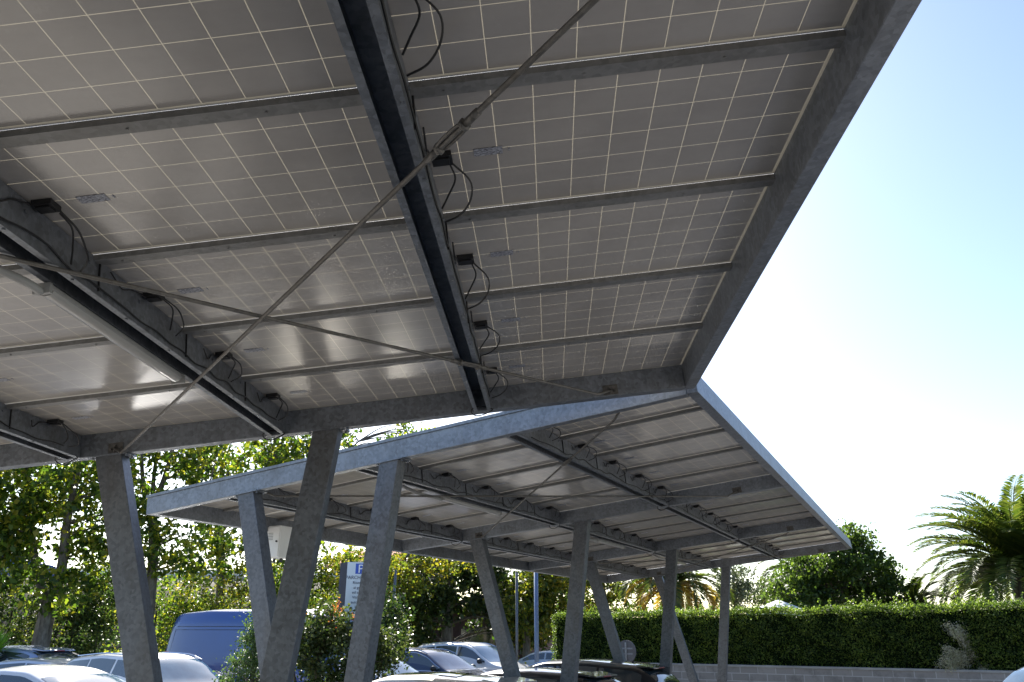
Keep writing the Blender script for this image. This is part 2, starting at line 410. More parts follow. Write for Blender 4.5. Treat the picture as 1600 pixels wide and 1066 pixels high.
    # panel rails across
    for r_ in range(row_a+1, row_b):
        yy = r_*RP; m = MB(); mb = MB()
        if any(b0-.09 < yy+.045 < b1+.03 for b0, b1 in beams): continue
        for k in range(4):
            x1 = -k*LB - (0 if k == 0 else -.0095+CW+.001); x0 = -(k+1)*LB+.0095+CW+.001 if k < 3 else -6.044
            if k == 0: x1 = -.0185
            m.box((x0, yy-.005, -.032), (x1, yy+.032, -.004)); m.box((x0, yy+.0325, -.029), (x1, yy+.064, -.004))
            x = x0+.12
            while x < x1-.05: m.tube([(x, yy+.03, -.038), (x, yy+.03, -.034)], .0055, 6); x += .51
        m.build('panel_rail', M_RAIL, root, off)
    # panels
    i = 0
    for r_ in range(row_a, row_b):
        for k in range(3):
            p = inst(ME_PANEL, 'solar_panel', root, off + Vector((-k*LB-1.65, r_*RP+.002, 0)))
            yj = .5; inst(ME_JB, 'junction_box', p, (.115, yj, 0)).scale = (.85, .85, 1); inst(ME_CAB[(i*3+k+r_) % 5], 'cable', p, (.115, yj, 0)).scale = (1, .8+.5*((i*37 % 11)/10), .75+.5*((i*53 % 13)/12)); inst(ME_LAB, 'rating_label', p, (.31, yj+.005, 0)); i += 1
    nb = (row_b-row_a)*RP; q = int(round(nb/1.649))
    for j in range(q):
        inst(ME_PANELP, 'solar_panel', root, off + Vector((-3*LB-.05-.99, row_a*RP+j*nb/q+.002, 0)))
    # crossed tie rods in the first bay seen, with a turnbuckle each
    for ya, yb in ([(beams[0][1], beams[1][0])] + ([(beams[2][1], beams[3][0])] if len(beams) > 3 else []) if beams[0][0] > -1 else [(beams[-1][0], beams[-2][1])]):
        sg = 1 if yb > ya else -1
        for xa, xb, dz, f in ((-.62, -4.64, -.205, .24), (-4.64, -.62, -.225, .81)):
            A = Vector((xa, ya+sg*.02, -.15)); A2 = Vector((xa, ya+sg*.12, dz)); 
            P0 = Vector((xa+(xb-xa)*.03, ya+(yb-ya)*.03, dz)); P1 = Vector((xa+(xb-xa)*.97, ya+(yb-ya)*.97, dz)); B = Vector((xb, yb-sg*.02, -.15))
            m = MB(); m.tube([A, P0, P1, B], .0105, 10); rod = m.build('tie_rod', M_ROD, root, off, smooth=True)
            d = (P1-P0).normalized(); c = P0+(P1-P0)*f; s_ = d.cross(Vector((0, 0, 1))).normalized()
            m = MB(); q0, q1 = c-d*.12, c+d*.12
            for sg2 in (-1, 1): m.tube(curve([q0+d*.02, q0+d*.06+s_*.02*sg2, q1-d*.06+s_*.02*sg2, q1-d*.02], 4), .0065, 8)
            m.tube([q0-d*.05, q0+d*.03], .015, 8); m.tube([q1-d*.03, q1+d*.05], .015, 8); m.tube([q0+d*.03, q0+d*.045], .024, 6); m.tube([q1-d*.045, q1-d*.03], .024, 6)
            m.build('turnbuckle', M_ROD, rod, smooth=True)
    return root, T, off

A_beams = [(-19.88, -19.78), (-14.93, -14.83), (-9.99, -9.89), (-5.045, -4.947), (-.012, .088)]  # rearmost two bays, out of view, added to keep sky light off the posts
CA, TA, offA = canopy('nearer solar carport roof overhead, filling the upper left of the view, in shade', (1.39286, 6.34873, 2.09144), .04946, .11324, .0078, A_beams, -20, 0, [1]*5, 'steel carports roofed with solar panels')
yb2 = 5*RP; yb3 = 10*RP-.03; yb4 = 15*RP
B_beams = [(-.085, .0), (yb2+.0, yb2+.098), (yb3-.02, yb3+.078), (yb4-.01, yb4+.09)]
CB, TB, offB = canopy('farther solar carport standing beyond, front beam blue in skylight, on V legs', (1.47847, 6.5991, 2.08409), .4528, .1056, .0083, B_beams, 0, 15, [1, 1, 1, 1], 'steel carports roofed with solar panels')

def lamp(T, off, x, y0, y1, label):
    o = T @ (off+Vector((x, y0, -D-.003)))
    root = bpy.data.objects.new('batten_light', None); COL.objects.link(root)
    Tm = T.copy(); Tm.translation = o; root.matrix_world = Tm
    tag(root, label, 'light fitting', 'batten lights under the carport channels')
    L = y1-y0
    m = MB(); m.box((-.036, 0, -.026), (.036, L, -.001)); m.build('housing', M_GREY, root, bevel=.006)
    m = MB(); n = 10; A = [(-.034+.068*i/n, .02, -.027-.022*math.sin(math.pi*i/n)**.5) for i in range(n+1)]
    m.prism(A, [(p[0], L-.02, p[2]) for p in A]); m.build('diffuser', M_DIFF, root)
    for y in (-.022, L+.001): m = MB(); m.box((-.04, y, -.052), (.04, y+.021, -.002)); m.build('end_cap', M_GREY, root)
    m = MB(); m.tube(curve([(0, -.02, -.045), (-.02, -.1, -.03), (-.1, -.28, -.0), (-.16, -.5, .05), (-.16, -.9, .11), (-.16, -1.5, .12)]), .02, 10); m.build('conduit', M_GREY, root, smooth=True)
    return root
lamp(TA, offA, -3.405, -3.10, -1.70, 'grey batten light under the nearer carport, left of centre, long lens facing down')
for nme, ys in (('first', (1.72, 3.2)), ('second', (6.9, 8.3)), ('third', (11.3, 12.7))):
    lamp(TB, offB, -3.42, ys[0], ys[1], {'first': 'pale batten light in the front bay of the farther carport', 'second': 'pale batten light in the middle bay of the farther carport', 'third': 'pale batten light in the rear bay of the farther carport'}[nme])
# inverter cabinet on the left edge beam of the far canopy
o = TB @ (offB+Vector((-5.95, 1.9, -.13)))
root = thing('inverter_cabinet', 'white metal inverter cabinet hung beside the far carport left edge beam', 'cabinet', o, -.4528)
m = MB(); m.box((-.11, -.1, -.4), (.11, .14, 0)); m.build('housing', M_WHITE, root, bevel=.008)
m = MB(); m.box((-.1, -.112, -.385), (.1, -.101, -.015)); m.build('door', M_WHITE, root, bevel=.003)
m = MB(); m.tube([(.07, -.13, -.2), (.07, -.112, -.2)], .012, 8); m.build('lock', M_BLACK, root)
m = MB()
for i in range(5): m.box((-.08, -.1155, -.1-i*.02), (.0, -.1125, -.092-i*.02))
m.build('vent', M_GREY, root)
for x_ in (-.06, .05): m = MB(); m.tube([(x_, .02, -.4), (x_, .02, -.45)], .018, 8); m.build('cable_gland', M_BLACK, root)

# ------------------------------------------------------------ cars
def interp(x, pts):
    for (x0, z0), (x1, z1) in zip(pts[:-1], pts[1:]):
        if x <= x1:
            t = (x-x0)/(x1-x0); return z0+(z1-z0)*t
    return pts[-1][1]
def smooth_prof(pts, r=.14):
    def f(x):
        s = 0; k = 9
        for i in range(k): s += interp(x+(i-(k-1)/2)*r*2/(k-1), [(-99, pts[0][1])]+pts+[(99, pts[-1][1])])
        return s/k
    return f
CARS = {
 # L, W, top profile from rear (-x) to front (+x), belt rear/front, windscreen x range, rear glass x range, pillars
 'hatch': dict(L=4.1, W=1.76, H=1.46, top=[(-2.05, .75), (-2.0, .98), (-1.72, 1.3), (-1.35, 1.40), (-.5, 1.455), (.15, 1.43), (.5, 1.33), (1.12, .99), (1.3, .93), (1.8, .84), (2.0, .68), (2.05, .5)], ws=(.42, 1.12), rg=(-1.93, -1.52), sg=((-1.5, -.42), (-.36, .98)), belt=.92, tum=.42),
 'suv': dict(L=4.4, W=1.84, H=1.64, top=[(-2.2, .85), (-2.15, 1.08), (-1.95, 1.4), (-1.6, 1.56), (-.6, 1.635), (.2, 1.61), (.55, 1.50), (1.2, 1.10), (1.4, 1.04), (1.95, .95), (2.15, .78), (2.2, .55)], ws=(.45, 1.2), rg=(-2.1, -1.75), sg=((-1.75, -.95), (-.9, -.1), (-.04, 1.02)), belt=1.03, tum=.36),
 'sedan': dict(L=4.6, W=1.8, H=1.45, top=[(-2.3, .7), (-2.26, .95), (-1.85, 1.03), (-1.6, 1.07), (-1.0, 1.36), (-.4, 1.44), (.1, 1.42), (.5, 1.3), (1.15, .97), (1.35, .92), (2.05, .82), (2.25, .66), (2.3, .5)], ws=(.4, 1.15), rg=(-1.6, -.95), sg=((-1.3, -.4), (-.34, .98)), belt=.93, tum=.42),
 'van': dict(L=5.5, W=2.02, H=2.52, top=[(-2.75, .6), (-2.74, 1.3), (-2.6, 2.3), (-2.45, 2.46), (-1.5, 2.52), (1.0, 2.5), (1.35, 2.38), (1.95, 1.5), (2.1, 1.35), (2.6, 1.1), (2.73, .85), (2.75, .5)], ws=(1.38, 1.98), rg=None, sg=((.95, 1.72),), belt=1.35, tum=.11),
}
def make_car(kind, mat, label, loc, heading, scale=1.0, hs=1.0, chrome=False, cat='car', roofbox=False, extras=()):
    k = CARS[kind]; L, W = k['L'], k['W']; top = smooth_prof(k['top'], .1 if kind != 'van' else .07)
    root = thing(('parked_van' if kind == 'van' else 'parked_car'), label, cat, loc, heading, 'vehicles in the car park'); root.scale = (scale, scale, scale*hs)
    wx = L*.305 if kind != 'van' else L*.31; wr = .33 if kind != 'van' else .35
    def hw(x): return W/2*(1-.16*abs(2*x/L)**5)
    def belt(x): return min(k['belt'] - .05*(x/L) , top(x)-.02)
    def edge(x):             # roof edge (y, z)
        zt, zb = top(x), belt(x); h = max(zt-zb, 0); s_ = min(1, h/.3)
        z = zt-.075*s_-.01; z = max(z, zb+.002); return hw(x)*.985-.012-(z-zb)*k['tum'], z
    def side_low(x):
        lo = .2
        for c in (-wx, wx):
            d = abs(x-c)
            if d < wr+.04: lo = max(lo, math.sqrt((wr+.04)**2-d*d)+.3-.02)
        return lo
    xs = sorted(set([-L/2+L*i/70 for i in range(71)]+[c+s_*(wr+.04) for c in (-wx, wx) for s_ in (-1, 1)]))
    rows = []
    for x in xs:
        zb = belt(x); ye, ze = edge(x); w_ = hw(x); lo = min(side_low(x), zb-.03); zt = top(x)
        half = [(w_*.95, lo), (w_*.985, lo+(zb-lo)*.3), (w_, lo+(zb-lo)*.6), (w_*.998, lo+(zb-lo)*.85), (w_*.985, zb)]
        for i in (1, 2, 3): half.append((w_*.985-.012*i/4+(ye-(w_*.985-.012))*i/4, zb+(ze-zb)*i/4))
        half.append((ye, ze))
        for i in range(1, 6):
            a = i/5*math.pi/2; half.append((ye*(1-(1-math.cos(a))*1) if i < 5 else 0, ze+(zt-ze)*math.sin(a)))
        rows.append([(x, y, z) for y, z in half]+[(x, -y, z) for y, z in half[-2::-1]])
    n = len(rows[0]); vs = [p for r_ in rows for p in r_]
    fs = [(i*n+j, (i+1)*n+j, (i+1)*n+j+1, i*n+j+1) for i in range(len(rows)-1) for j in range(n-1)]
    fs += [tuple(range(n)), tuple(range((len(rows)-1)*n, len(rows)*n))[::-1]]
    m = MB(); m.add(vs, fs); body = m.build('body', mat, root, smooth=True)
    m = MB(); m.box((-L/2+.12, -W/2+.12, .18), (L/2-.12, W/2-.12, .34)); m.build('underbody', M_BLACK, root)
    def roofpt(x, f, o=.006):     # f in -1..1 over the roof section
        ye, ze = edge(x); a = math.acos(min(1, abs(f))); zt = top(x)
        return (x, ye*f, ze+(zt-ze)*math.sin(a)+o)
    def patch(name, x0, x1, shrink=.93, skew=.08):
        m = MB(); N, K = 8, 12; vs = []
        for i in range(N+1):
            for j in range(K+1):
                f = (-1+2*j/K)*shrink; cur = skew*(1-f*f)      # curved screen in plan
                x = x0+(x1-x0)*i/N + (cur if x0 > 0 else -cur)-(skew*.5 if x0 > 0 else -skew*.5)
                p = roofpt(x, f); vs.append(p)
        fs = [(i*(K+1)+j, (i+1)*(K+1)+j, (i+1)*(K+1)+j+1, i*(K+1)+j+1) for i in range(N) for j in range(K)]
        m.add(vs, fs); return m.build(name, M_SCREEN if x0 > 0 else M_GLASS, root, smooth=True)
    ws = patch('windscreen', *k['ws'])
    if k['rg']: patch('rear_window', *k['rg'], skew=.05)
    for (x0, x1) in k['sg']:
        for sgn in (1, -1):
            m = MB(); N = 14; vs = []; top_line = []; ok = False
            for i in range(N+1):
                x = x0+(x1-x0)*i/N; zb = belt(x)+.035; ye, ze = edge(x); yb = hw(x)*.985-.012; h = ze-belt(x)
                if ze-.03 < zb+.015: ze_ = zb+.015
                else: ze_ = ze-.03
                for q in range(4):
                    z = zb+(ze_-zb)*q/3; y = yb+(ye-yb)*min(1, (z-belt(x))/max(h, .02)); vs.append((x, sgn*(y+.007), z))
                top_line.append(vs[-1])
            fs = [(i*4+j, (i+1)*4+j, (i+1)*4+j+1, i*4+j+1) for i in range(N) for j in range(3)]
            m.add(vs, fs); wn = m.build('side_window', M_GLASS, root, smooth=True)
            if chrome:
                c = MB(); bot = [vs[i*4] for i in range(N+1)]; c.tube([(p[0], p[1]+sgn*.004, p[2]+.008) for p in top_line], .011, 5); c.tube([(p[0], p[1]+sgn*.004, p[2]-.008) for p in bot], .011, 5); c.build('chrome_trim', M_CHROME, wn)
    for c in (-wx, wx):
        for sgn in (1, -1):
            m = MB(); yc = sgn*(W/2-.13); rr = wr-.01
            prof = [(.09, .6), (.1, .93), (.06, 1), (-.1, 1), (-.12, .6)]
            vs = []; N = 24
            for dy, rf in prof:
                for j in range(N): a = math.tau*j/N; vs.append((c+rr*rf*math.cos(a), yc+sgn*dy, rr+rr*rf*math.sin(a)))
            fs = [(i*N+j, i*N+(j+1) % N, (i+1)*N+(j+1) % N, (i+1)*N+j) for i in range(4) for j in range(N)]
            m.add(vs, fs); wh = m.build('wheel', M_RUBBER, root, smooth=True)
            m = MB(); yo = yc+sgn*.085
            for q in range(5):
                a = math.tau*q/5; d = Vector((math.cos(a), 0, math.sin(a))); e = Vector((-math.sin(a), 0, math.cos(a))); C = Vector((c, yo, rr))
                m.prism([C+d*.04-e*.04, C+d*.04+e*.04, C+d*rr*.62+e*.03, C+d*rr*.62-e*.03], [p+Vector((0, -sgn*.03, 0)) for p in (C+d*.04-e*.04, C+d*.04+e*.04, C+d*rr*.62+e*.03, C+d*rr*.62-e*.03)])
            m.tube([(c+rr*.62*math.cos(math.tau*j/24), yo-sgn*.01, rr+rr*.62*math.sin(math.tau*j/24)) for j in range(25)], .02, 6, cap=False)
            m.build('rim', M_RIM, wh)
    for sgn in (1, -1):
        xm = (k['ws'][1]-.28) if kind != 'van' else 1.75; zm = belt(xm)+.1
        m = MB(); N = 8
        for i in range(1):
            c = Vector((xm, sgn*(hw(xm)+.1), zm)); vs = []; 
            for a in range(7):
                th = math.pi*a/6
                for b in range(12):
                    ph = math.tau*b/12; vs.append(c+Vector((.06*math.sin(th)*math.cos(ph)*1.2, .11*math.cos(th), .075*math.sin(th)*math.sin(ph))))
            fs = [(a*12+b, a*12+(b+1) % 12, (a+1)*12+(b+1) % 12, (a+1)*12+b) for a in range(6) for b in range(12)]
            m.add(vs, fs)
        m.box((xm-.02, min(sgn*(hw(xm)-.03), sgn*(hw(xm)+.06)), zm-.06), (xm+.02, max(sgn*(hw(xm)-.03), sgn*(hw(xm)+.06)), zm-.02)); m.build('door_mirror', mat if kind != 'suv' else M_BLACK, root, smooth=True)
        zf = k['belt']*.72; m = MB(); N = 8
        vs = []; x0 = L/2-.32
        for i in range(N+1):
            x = x0+.27*i/N
            for z in (zf-.07, zf+.05): vs.append((x+.004, sgn*(hw(x)+.006), z))
        m.add(vs, [(2*i, 2*i+2, 2*i+3, 2*i+1) for i in range(N)]); m.build('headlight', M_HEAD, root, smooth=True)
        vs = []; m = MB()
        for i in range(N+1):
            x = -L/2+.02+.26*i/N
            for z in (k['belt']-.2, k['belt']-.03 if kind != 'van' else k['belt']+.25): vs.append((x-.004, sgn*(hw(x)+.006), min(z, top(x)-.03)))
        m.add(vs, [(2*i, 2*i+2, 2*i+3, 2*i+1) for i in range(N)]); m.build('taillight', M_TAIL, root, smooth=True)
        if kind == 'suv':
            m = MB(); m.tube([roofpt(-1.5+2.0*i/10, sgn*.93, .03) for i in range(11)], .014, 6); m.build('roof_rail', M_CHROME, root)
        m = MB(); vs = []
        for xs_ in ((-.38,) if kind != 'van' else (.9, -.35)):
            zz = [.35+ (belt(xs_)-.35)*i/8 for i in range(9)]
            m.tube([(xs_, sgn*(hw(xs_)*(.985+.015*math.sin(math.pi*i/8))+.001), z) for i, z in enumerate(zz)], .004, 4)
        m.build('door_seam', M_BLACK, root)
        m = MB()
        for xs_ in ((-.25, .75) if kind != 'van' else (.75,)): m.box((xs_-.1, min(sgn*(hw(xs_)-.0), sgn*(hw(xs_)+.02)), belt(xs_)-.12), (xs_+.1, max(sgn*(hw(xs_)-.0), sgn*(hw(xs_)+.02)), belt(xs_)-.095))
        m.build('door_handle', mat, root)
        if kind == 'van':
            m = MB()
            def wall(x, z):
                zb = belt(x); ye, ze = edge(x); yb = hw(x)*.985-.012; f = max(0, min(1, (z-zb)/(ze-zb))); return (x, sgn*(yb+(ye-yb)*f+.003), z)
            for pts in ([(-2.4, 2.13), (.85, 2.13)], [(-2.45, 2.06), (.85, 2.06)], [(-.32, 1.4), (-.35, 2.34), (.85, 2.34)], [(-2.45, 2.06), (-2.52, 1.4)], [(.88, 1.4), (.88, 2.34)]):
                P = []
                for (x0, z0), (x1, z1) in zip(pts[:-1], pts[1:]): P += [wall(x0+(x1-x0)*i/10, z0+(z1-z0)*i/10) for i in range(11)]
                m.tube(P, .007, 4)
            m.build('panel_seam', M_BLACK, root)
    m = MB()
    for sx in (1, -1):
        x = sx*(L/2-.0); m.box((min(x, x+sx*.04), -W*.36, .28), (max(x, x+sx*.04), W*.36, .5))
    m.build('bumper', M_BLACK if kind in ('suv', 'van') else mat, root, bevel=.015)
    if 'antenna' in extras:
        m = MB(); x = -1.35; m.tube([(x, 0, top(x)-.01), (x-.03, 0, top(x)+.05)], [.03, .008], 8); m.tube([(x-.02, 0, top(x)+.03), (x-.12, 0, top(x)+.2)], .005, 5); m.build('antenna', M_BLACK, root)
    if 'sunroof' in extras:
        m = MB(); vs = [roofpt(-.9+1.0*i/8, (-1+2*j/8)*.62, .008) for i in range(9) for j in range(9)]
        m.add(vs, [(i*9+j, (i+1)*9+j, (i+1)*9+j+1, i*9+j+1) for i in range(8) for j in range(8)]); m.build('sunroof', M_GLASS, root, smooth=True)
    if 'spoiler' in extras:
        x = k['rg'][1]+.06; z = top(x)
        m = MB(); m.prism([(x+.1, -.55, z-.01), (x+.1, .55, z-.01), (x+.1, .55, z+.03), (x+.1, -.55, z+.03)], [(x-.22, -.5, z-.04), (x-.22, .5, z-.04), (x-.22, .5, z-.015), (x-.22, -.5, z-.015)]); m.build('spoiler', mat, root, bevel=.008)
        m = MB(); m.box((x-.228, -.16, z-.037), (x-.221, .16, z-.019)); m.build('brake_light', M_TAIL, root)
    return root
HB = math.atan2(-.435, .894)       # across the far canopy
make_car('hatch', P_PALEB, 'pale blue hatchback at the far left edge, nose to the left', gx(20, 23), R(160), hs=1.14, extras=('spoiler',))
make_car('hatch', P_SILV, 'small silver hatchback between the pale blue hatchback and the near white sedan', gx(112, 19.4), R(-24), hs=1.0)
make_car('sedan', P_WHITE, 'nearest white sedan at the bottom left corner, broad bright windscreen', gx(102, 13.4), R(-18), hs=1.03)
make_car('suv', P_WHITE, 'tall white car behind the nearer carport left leg, before the blue van', gx(246, 17), R(-34), hs=.985)
make_car('van', P_BLUE, 'high roofed blue panel van parked beyond the white tall car', gx(446, 19.3), HB, cat='van', hs=.985)
make_car('hatch', P_BEIGE, 'pale car of which only the roof shows between the two carport legs', gx(518, 10.6), math.pi+HB, hs=.965)
make_car('hatch', P_BEIGE, 'beige hatchback with dark sunroof under the far carport second leg', Vector((-1.35, 12.75, 0)), math.pi+HB, hs=.99, extras=('spoiler', 'sunroof'))
make_car('suv', P_NAVY, 'dark navy car with chrome window trim, beyond the oleander bush', gx(668, 25), R(-29), chrome=True, hs=.995)
make_car('suv', P_WHITE, 'white car with roof rails behind the dark navy car', gx(738, 28.5), R(-30), hs=1.09)
make_car('hatch', P_SILV, 'silver car half hidden by the right side of the oleander bush', gx(578, 19.2), R(-30), hs=1.07)
make_car('hatch', P_BLACK, 'glossy black hatchback under the far carport, nearer of the two black cars', Vector((.05, 15.0, 0)), math.pi+HB, hs=.99, extras=('spoiler',))
make_car('suv', P_BLACK, 'black car with roof antenna, farther of the two black cars under the far carport', Vector((1.1, 17.3, 0)), math.pi+HB, hs=.935, extras=('spoiler', 'antenna'))
make_car('sedan', P_SILV, 'silver car far back beside the slim blue post', gx(880, 33), R(-30), hs=1.05)
make_car('hatch', P_NAVY, 'dark blue hatchback at the right bottom corner by the block wall', gx(1668, 13.0), R(212), hs=1.12)

# ------------------------------------------------------------ foliage helpers
def leaf_arrays(C, size, rng, aspect=.62, upbias=.5, fold=.18, sizevar=.35):
    N = len(C); d = rng.normal(size=(N, 3)); d[:, 2] -= .25; d /= np.linalg.norm(d, axis=1)[:, None]
    nn = rng.normal(size=(N, 3)); nn[:, 2] += upbias; s = np.cross(d, nn); s /= np.linalg.norm(s, axis=1)[:, None]+1e-9
    up_ = np.cross(s, d); L = size*(1+sizevar*rng.uniform(-1, 1, N))[:, None]
    a = C-d*L*.5; b = C+s*L*aspect*.5+up_*L*fold; c = C+d*L*.5; e = C-s*L*aspect*.5+up_*L*fold
    V = np.stack([a, b, c, e], 1).reshape(-1, 3)
    return V
def quads_mesh(name, V, mat):
    n = len(V)//4; m = bpy.data.meshes.new(name)
    m.vertices.add(len(V)); m.vertices.foreach_set('co', np.ascontiguousarray(V, dtype=np.float32).ravel())
    m.loops.add(n*4); m.loops.foreach_set('vertex_index', np.arange(n*4, dtype=np.int32))
    m.polygons.add(n); m.polygons.foreach_set('loop_start', np.arange(0, n*4, 4, dtype=np.int32)); m.polygons.foreach_set('loop_total', np.full(n, 4, dtype=np.int32))
    m.materials.append(mat); m.update(calc_edges=True); return m
def np3(p): return np.array([p[0], p[1], p[2]], float)

def tree(name, label, cat, base, limbs, crown, nclu, nleaf, leaf, size, csize=.45, group=None, seed=0, trunk_r=.18, lname='crown', hollow=.35, twigs=True):
    """limbs: polylines (world) ; crown: list of (center, radii, weight)"""
    rng = np.random.default_rng(seed); root = thing(name, label, cat, base, 0, group); b = np3(base)
    m = MB()
    for i, (pts, r0, r1) in enumerate(limbs):
        P = curve(pts, 5); k = len(P); m.tube([p-Vector(base) for p in P], [r0+(r1-r0)*(j/(k-1))**.8 for j in range(k)], 8)
    anchors = [Vector(p) for pts, _, _ in limbs for p in curve(pts, 4)]
    tot = sum(c[2] for c in crown); C = []
    for cen, rad, wt in crown:
        n = max(1, int(nclu*wt/tot)); d = rng.normal(size=(n, 3)); d /= np.linalg.norm(d, axis=1)[:, None]
        rr = (hollow**3+(1-hollow**3)*rng.uniform(0, 1, n))**(1/3); C.append(np3(cen)+d*rr[:, None]*np.array(rad))
    C = np.concatenate(C)
    if twigs:
        for c in C[::2]:
            cv = Vector(c); a = min(anchors, key=lambda q: (q-cv).length + max(0, q.z-cv.z)*1.5)
            if (a-cv).length < 6:
                mid = (a+cv)/2+Vector((0, 0, .12*(a-cv).length)); m.tube([p-Vector(base) for p in curve([a, mid, cv], 3)], [.035-.027*j/6 for j in range(7)], 5, cap=False)
    m.build('trunk', M_BARK, root, smooth=True)
    cs = csize*rng.uniform(.6, 1.35, len(C)); idx = np.repeat(np.arange(len(C)), nleaf)
    off = rng.normal(size=(len(idx), 3))*.55; off[:, 2] *= .75
    pts = C[idx]+off*cs[idx][:, None]
    pts = pts[pts[:, 2] > .05]
    V = leaf_arrays(pts-b, size, rng); o = inst(quads_mesh(lname, V, leaf), lname, root)
    return root

# ------------------------------------------------------------ trees on the left
G_T = 'plane trees along the back of the car park'
def A_(px, py, d, dy=0): p = at(px, py, d); p.y += dy; return p
b = gx(64, 25)
tree('plane_tree', 'forked plane tree at the far left with two rising trunks', 'tree', b,
     [([b, A_(68, 985, 25), A_(76, 945, 25)], .28, .22), ([A_(76, 950, 25), A_(60, 900, 25), A_(50, 840, 25.2), A_(43, 740, 25.4), A_(38, 640, 25.6)], .17, .06),
      ([A_(76, 950, 25), A_(96, 890, 25.2), A_(104, 820, 25), A_(120, 740, 24.7), A_(128, 650, 24.5)], .19, .07)],
     [(A_(40, 735, 25.5), (2.6, 2, 1.9), 3.2), (A_(130, 760, 25), (1.9, 1.9, 2.2), 2.6), (A_(30, 850, 25), (1.6, 1.2, .6), .6), (A_(185, 800, 25.5), (1.1, 1.4, 2.2), 1.0), (A_(90, 920, 24.5), (.9, .8, .7), .7), (A_(60, 610, 26), (3, 2, 1.5), 1)],
     165, 52, L_PLANE, .2, group=G_T, seed=1)
b = gx(232, 27)
tree('plane_tree', 'slender plane tree seen between the left carport leg and the far carport corner', 'tree', b,
     [([b, A_(236, 920, 27), A_(240, 840, 27), A_(238, 790, 27)], .2, .14), ([A_(238, 795, 27), A_(224, 755, 27), A_(221, 700, 27), A_(219, 640, 27)], .1, .04), ([A_(238, 795, 27), A_(240, 750, 27), A_(247, 690, 26.6), A_(250, 640, 26.6)], .09, .04),
      ([A_(238, 795, 27), A_(256, 750, 27.2), A_(270, 700, 27.5), A_(282, 640, 27.6)], .12, .05), ([A_(238, 840, 27), A_(275, 810, 26.8), A_(320, 790, 26.5)], .06, .02)],
     [(A_(195, 720, 27), (.9, 1.6, 1.6), 1.3), (A_(320, 715, 27), (1.7, 1.8, 1.1), 2.2), (A_(300, 850, 26.8), (1.5, 1.5, 1.2), 1.7), (A_(205, 820, 27), (.6, 1.2, 1.6), .8), (A_(235, 640, 27), (2.4, 2, 1.1), 1.2)],
     105, 50, L_PLANE, .2, group=G_T, seed=2)
b = gx(347, 31)
tree('plane_tree', 'plane tree right behind the white inverter cabinet', 'tree', b,
     [([b, A_(345, 900, 31), A_(340, 820, 31), A_(350, 720, 31)], .2, .08), ([A_(341, 840, 31), A_(380, 780, 31), A_(420, 720, 31)], .09, .03)],
     [(A_(375, 835, 31), (1.6, 1.3, .9), .9), (A_(430, 860, 31), (1.2, 1.2, .9), .6), (A_(400, 700, 31), (2.2, 1.6, 1.2), 2), (A_(300, 690, 31.5), (1.4, 1.6, 1.2), 1.1)],
     85, 46, L_PLANE, .2, group=G_T, seed=3)
b = gx(470, 33)
tree('plane_tree', 'plane tree whose top shows above the far carport between the two leaning legs', 'tree', b,
     [([b, A_(470, 900, 33), A_(468, 800, 33), A_(465, 690, 33)], .22, .08), ([A_(468, 820, 33), A_(510, 740, 33), A_(560, 690, 33)], .1, .03)],
     [(A_(455, 705, 33), (2.0, 1.8, 1.6), 1.7), (A_(565, 700, 33), (2.2, 1.6, .85), 1.6), (A_(640, 690, 34), (1.1, 1.2, .8), .7), (A_(500, 900, 32.5), (3, 1.6, 1.6), 2.3)],
     120, 50, L_PLANE, .2, group=G_T, seed=4)
b = gx(-70, 24)
tree('plane_tree', 'plane tree at the left border of the view, only its branches reaching in', 'tree', b,
     [([b, A_(-66, 900, 24), A_(-60, 760, 24), A_(-64, 640, 24)], .24, .1)], [(A_(-50, 760, 24), (1.9, 1.9, 3), 3), (A_(-20, 880, 24), (1.1, 1, 1), 1)], 100, 48, L_PLANE, .2, group=G_T, seed=5)

# centre trees under the far canopy
b = gx(700, 37)
tree('dark_broadleaf_tree', 'dense dark broad tree standing behind the navy and white cars', 'tree', b,
     [([b, A_(700, 950, 37), A_(705, 880, 37)], .3, .15)], [(A_(680, 905, 37), (3.2, 2, 1.7), 3), (A_(790, 915, 38), (2.2, 2, 2.2), 2), (A_(640, 960, 36), (1.8, 1.2, 1.5), 1.3), (A_(800, 970, 37.5), (1.8, 1.5, 1.4), 1.2)], 230, 75, L_DARK, .2, group='trees seen under the far carport', seed=6, hollow=.2)
b = gx(620, 33)
tree('yellowing_tree', 'yellow green tree just right of the parking sign', 'tree', b,
     [([b, A_(622, 950, 33), A_(625, 880, 33)], .16, .07)], [(A_(625, 900, 33), (1.2, 1.2, .9), 1.5), (A_(700, 875, 33.5), (2.0, 1.2, .7), 1)], 60, 60, L_YELL, .17, group='trees seen under the far carport', seed=7)
b = gx(822, 36)
tree('yellowing_tree', 'golden leaved tree behind the two slim posts', 'tree', b,
     [([b, A_(824, 960, 36), A_(830, 890, 36)], .2, .08)], [(A_(830, 955, 36), (1.5, 1.3, 1.5), 2.2), (A_(880, 930, 36.5), (1.5, 1.4, 1.7), 2.2), (A_(845, 905, 36.5), (1.6, 1.2, .8), .6)], 105, 75, L_YELL, .17, group='trees seen under the far carport', seed=8, hollow=.2)
b = gx(945, 38)
tree('yellowing_tree', 'green gold tree behind the left end of the clipped hedge', 'tree', b,
     [([b, A_(945, 960, 38), A_(940, 890, 38)], .2, .08)], [(A_(930, 920, 38), (2.0, 1.5, 1.8), 2), (A_(1000, 900, 38.5), (1.6, 1.4, 1.2), 1)], 100, 75, L_YELL, .17, group='trees seen under the far carport', seed=9, hollow=.2)
b = gx(1148, 40)
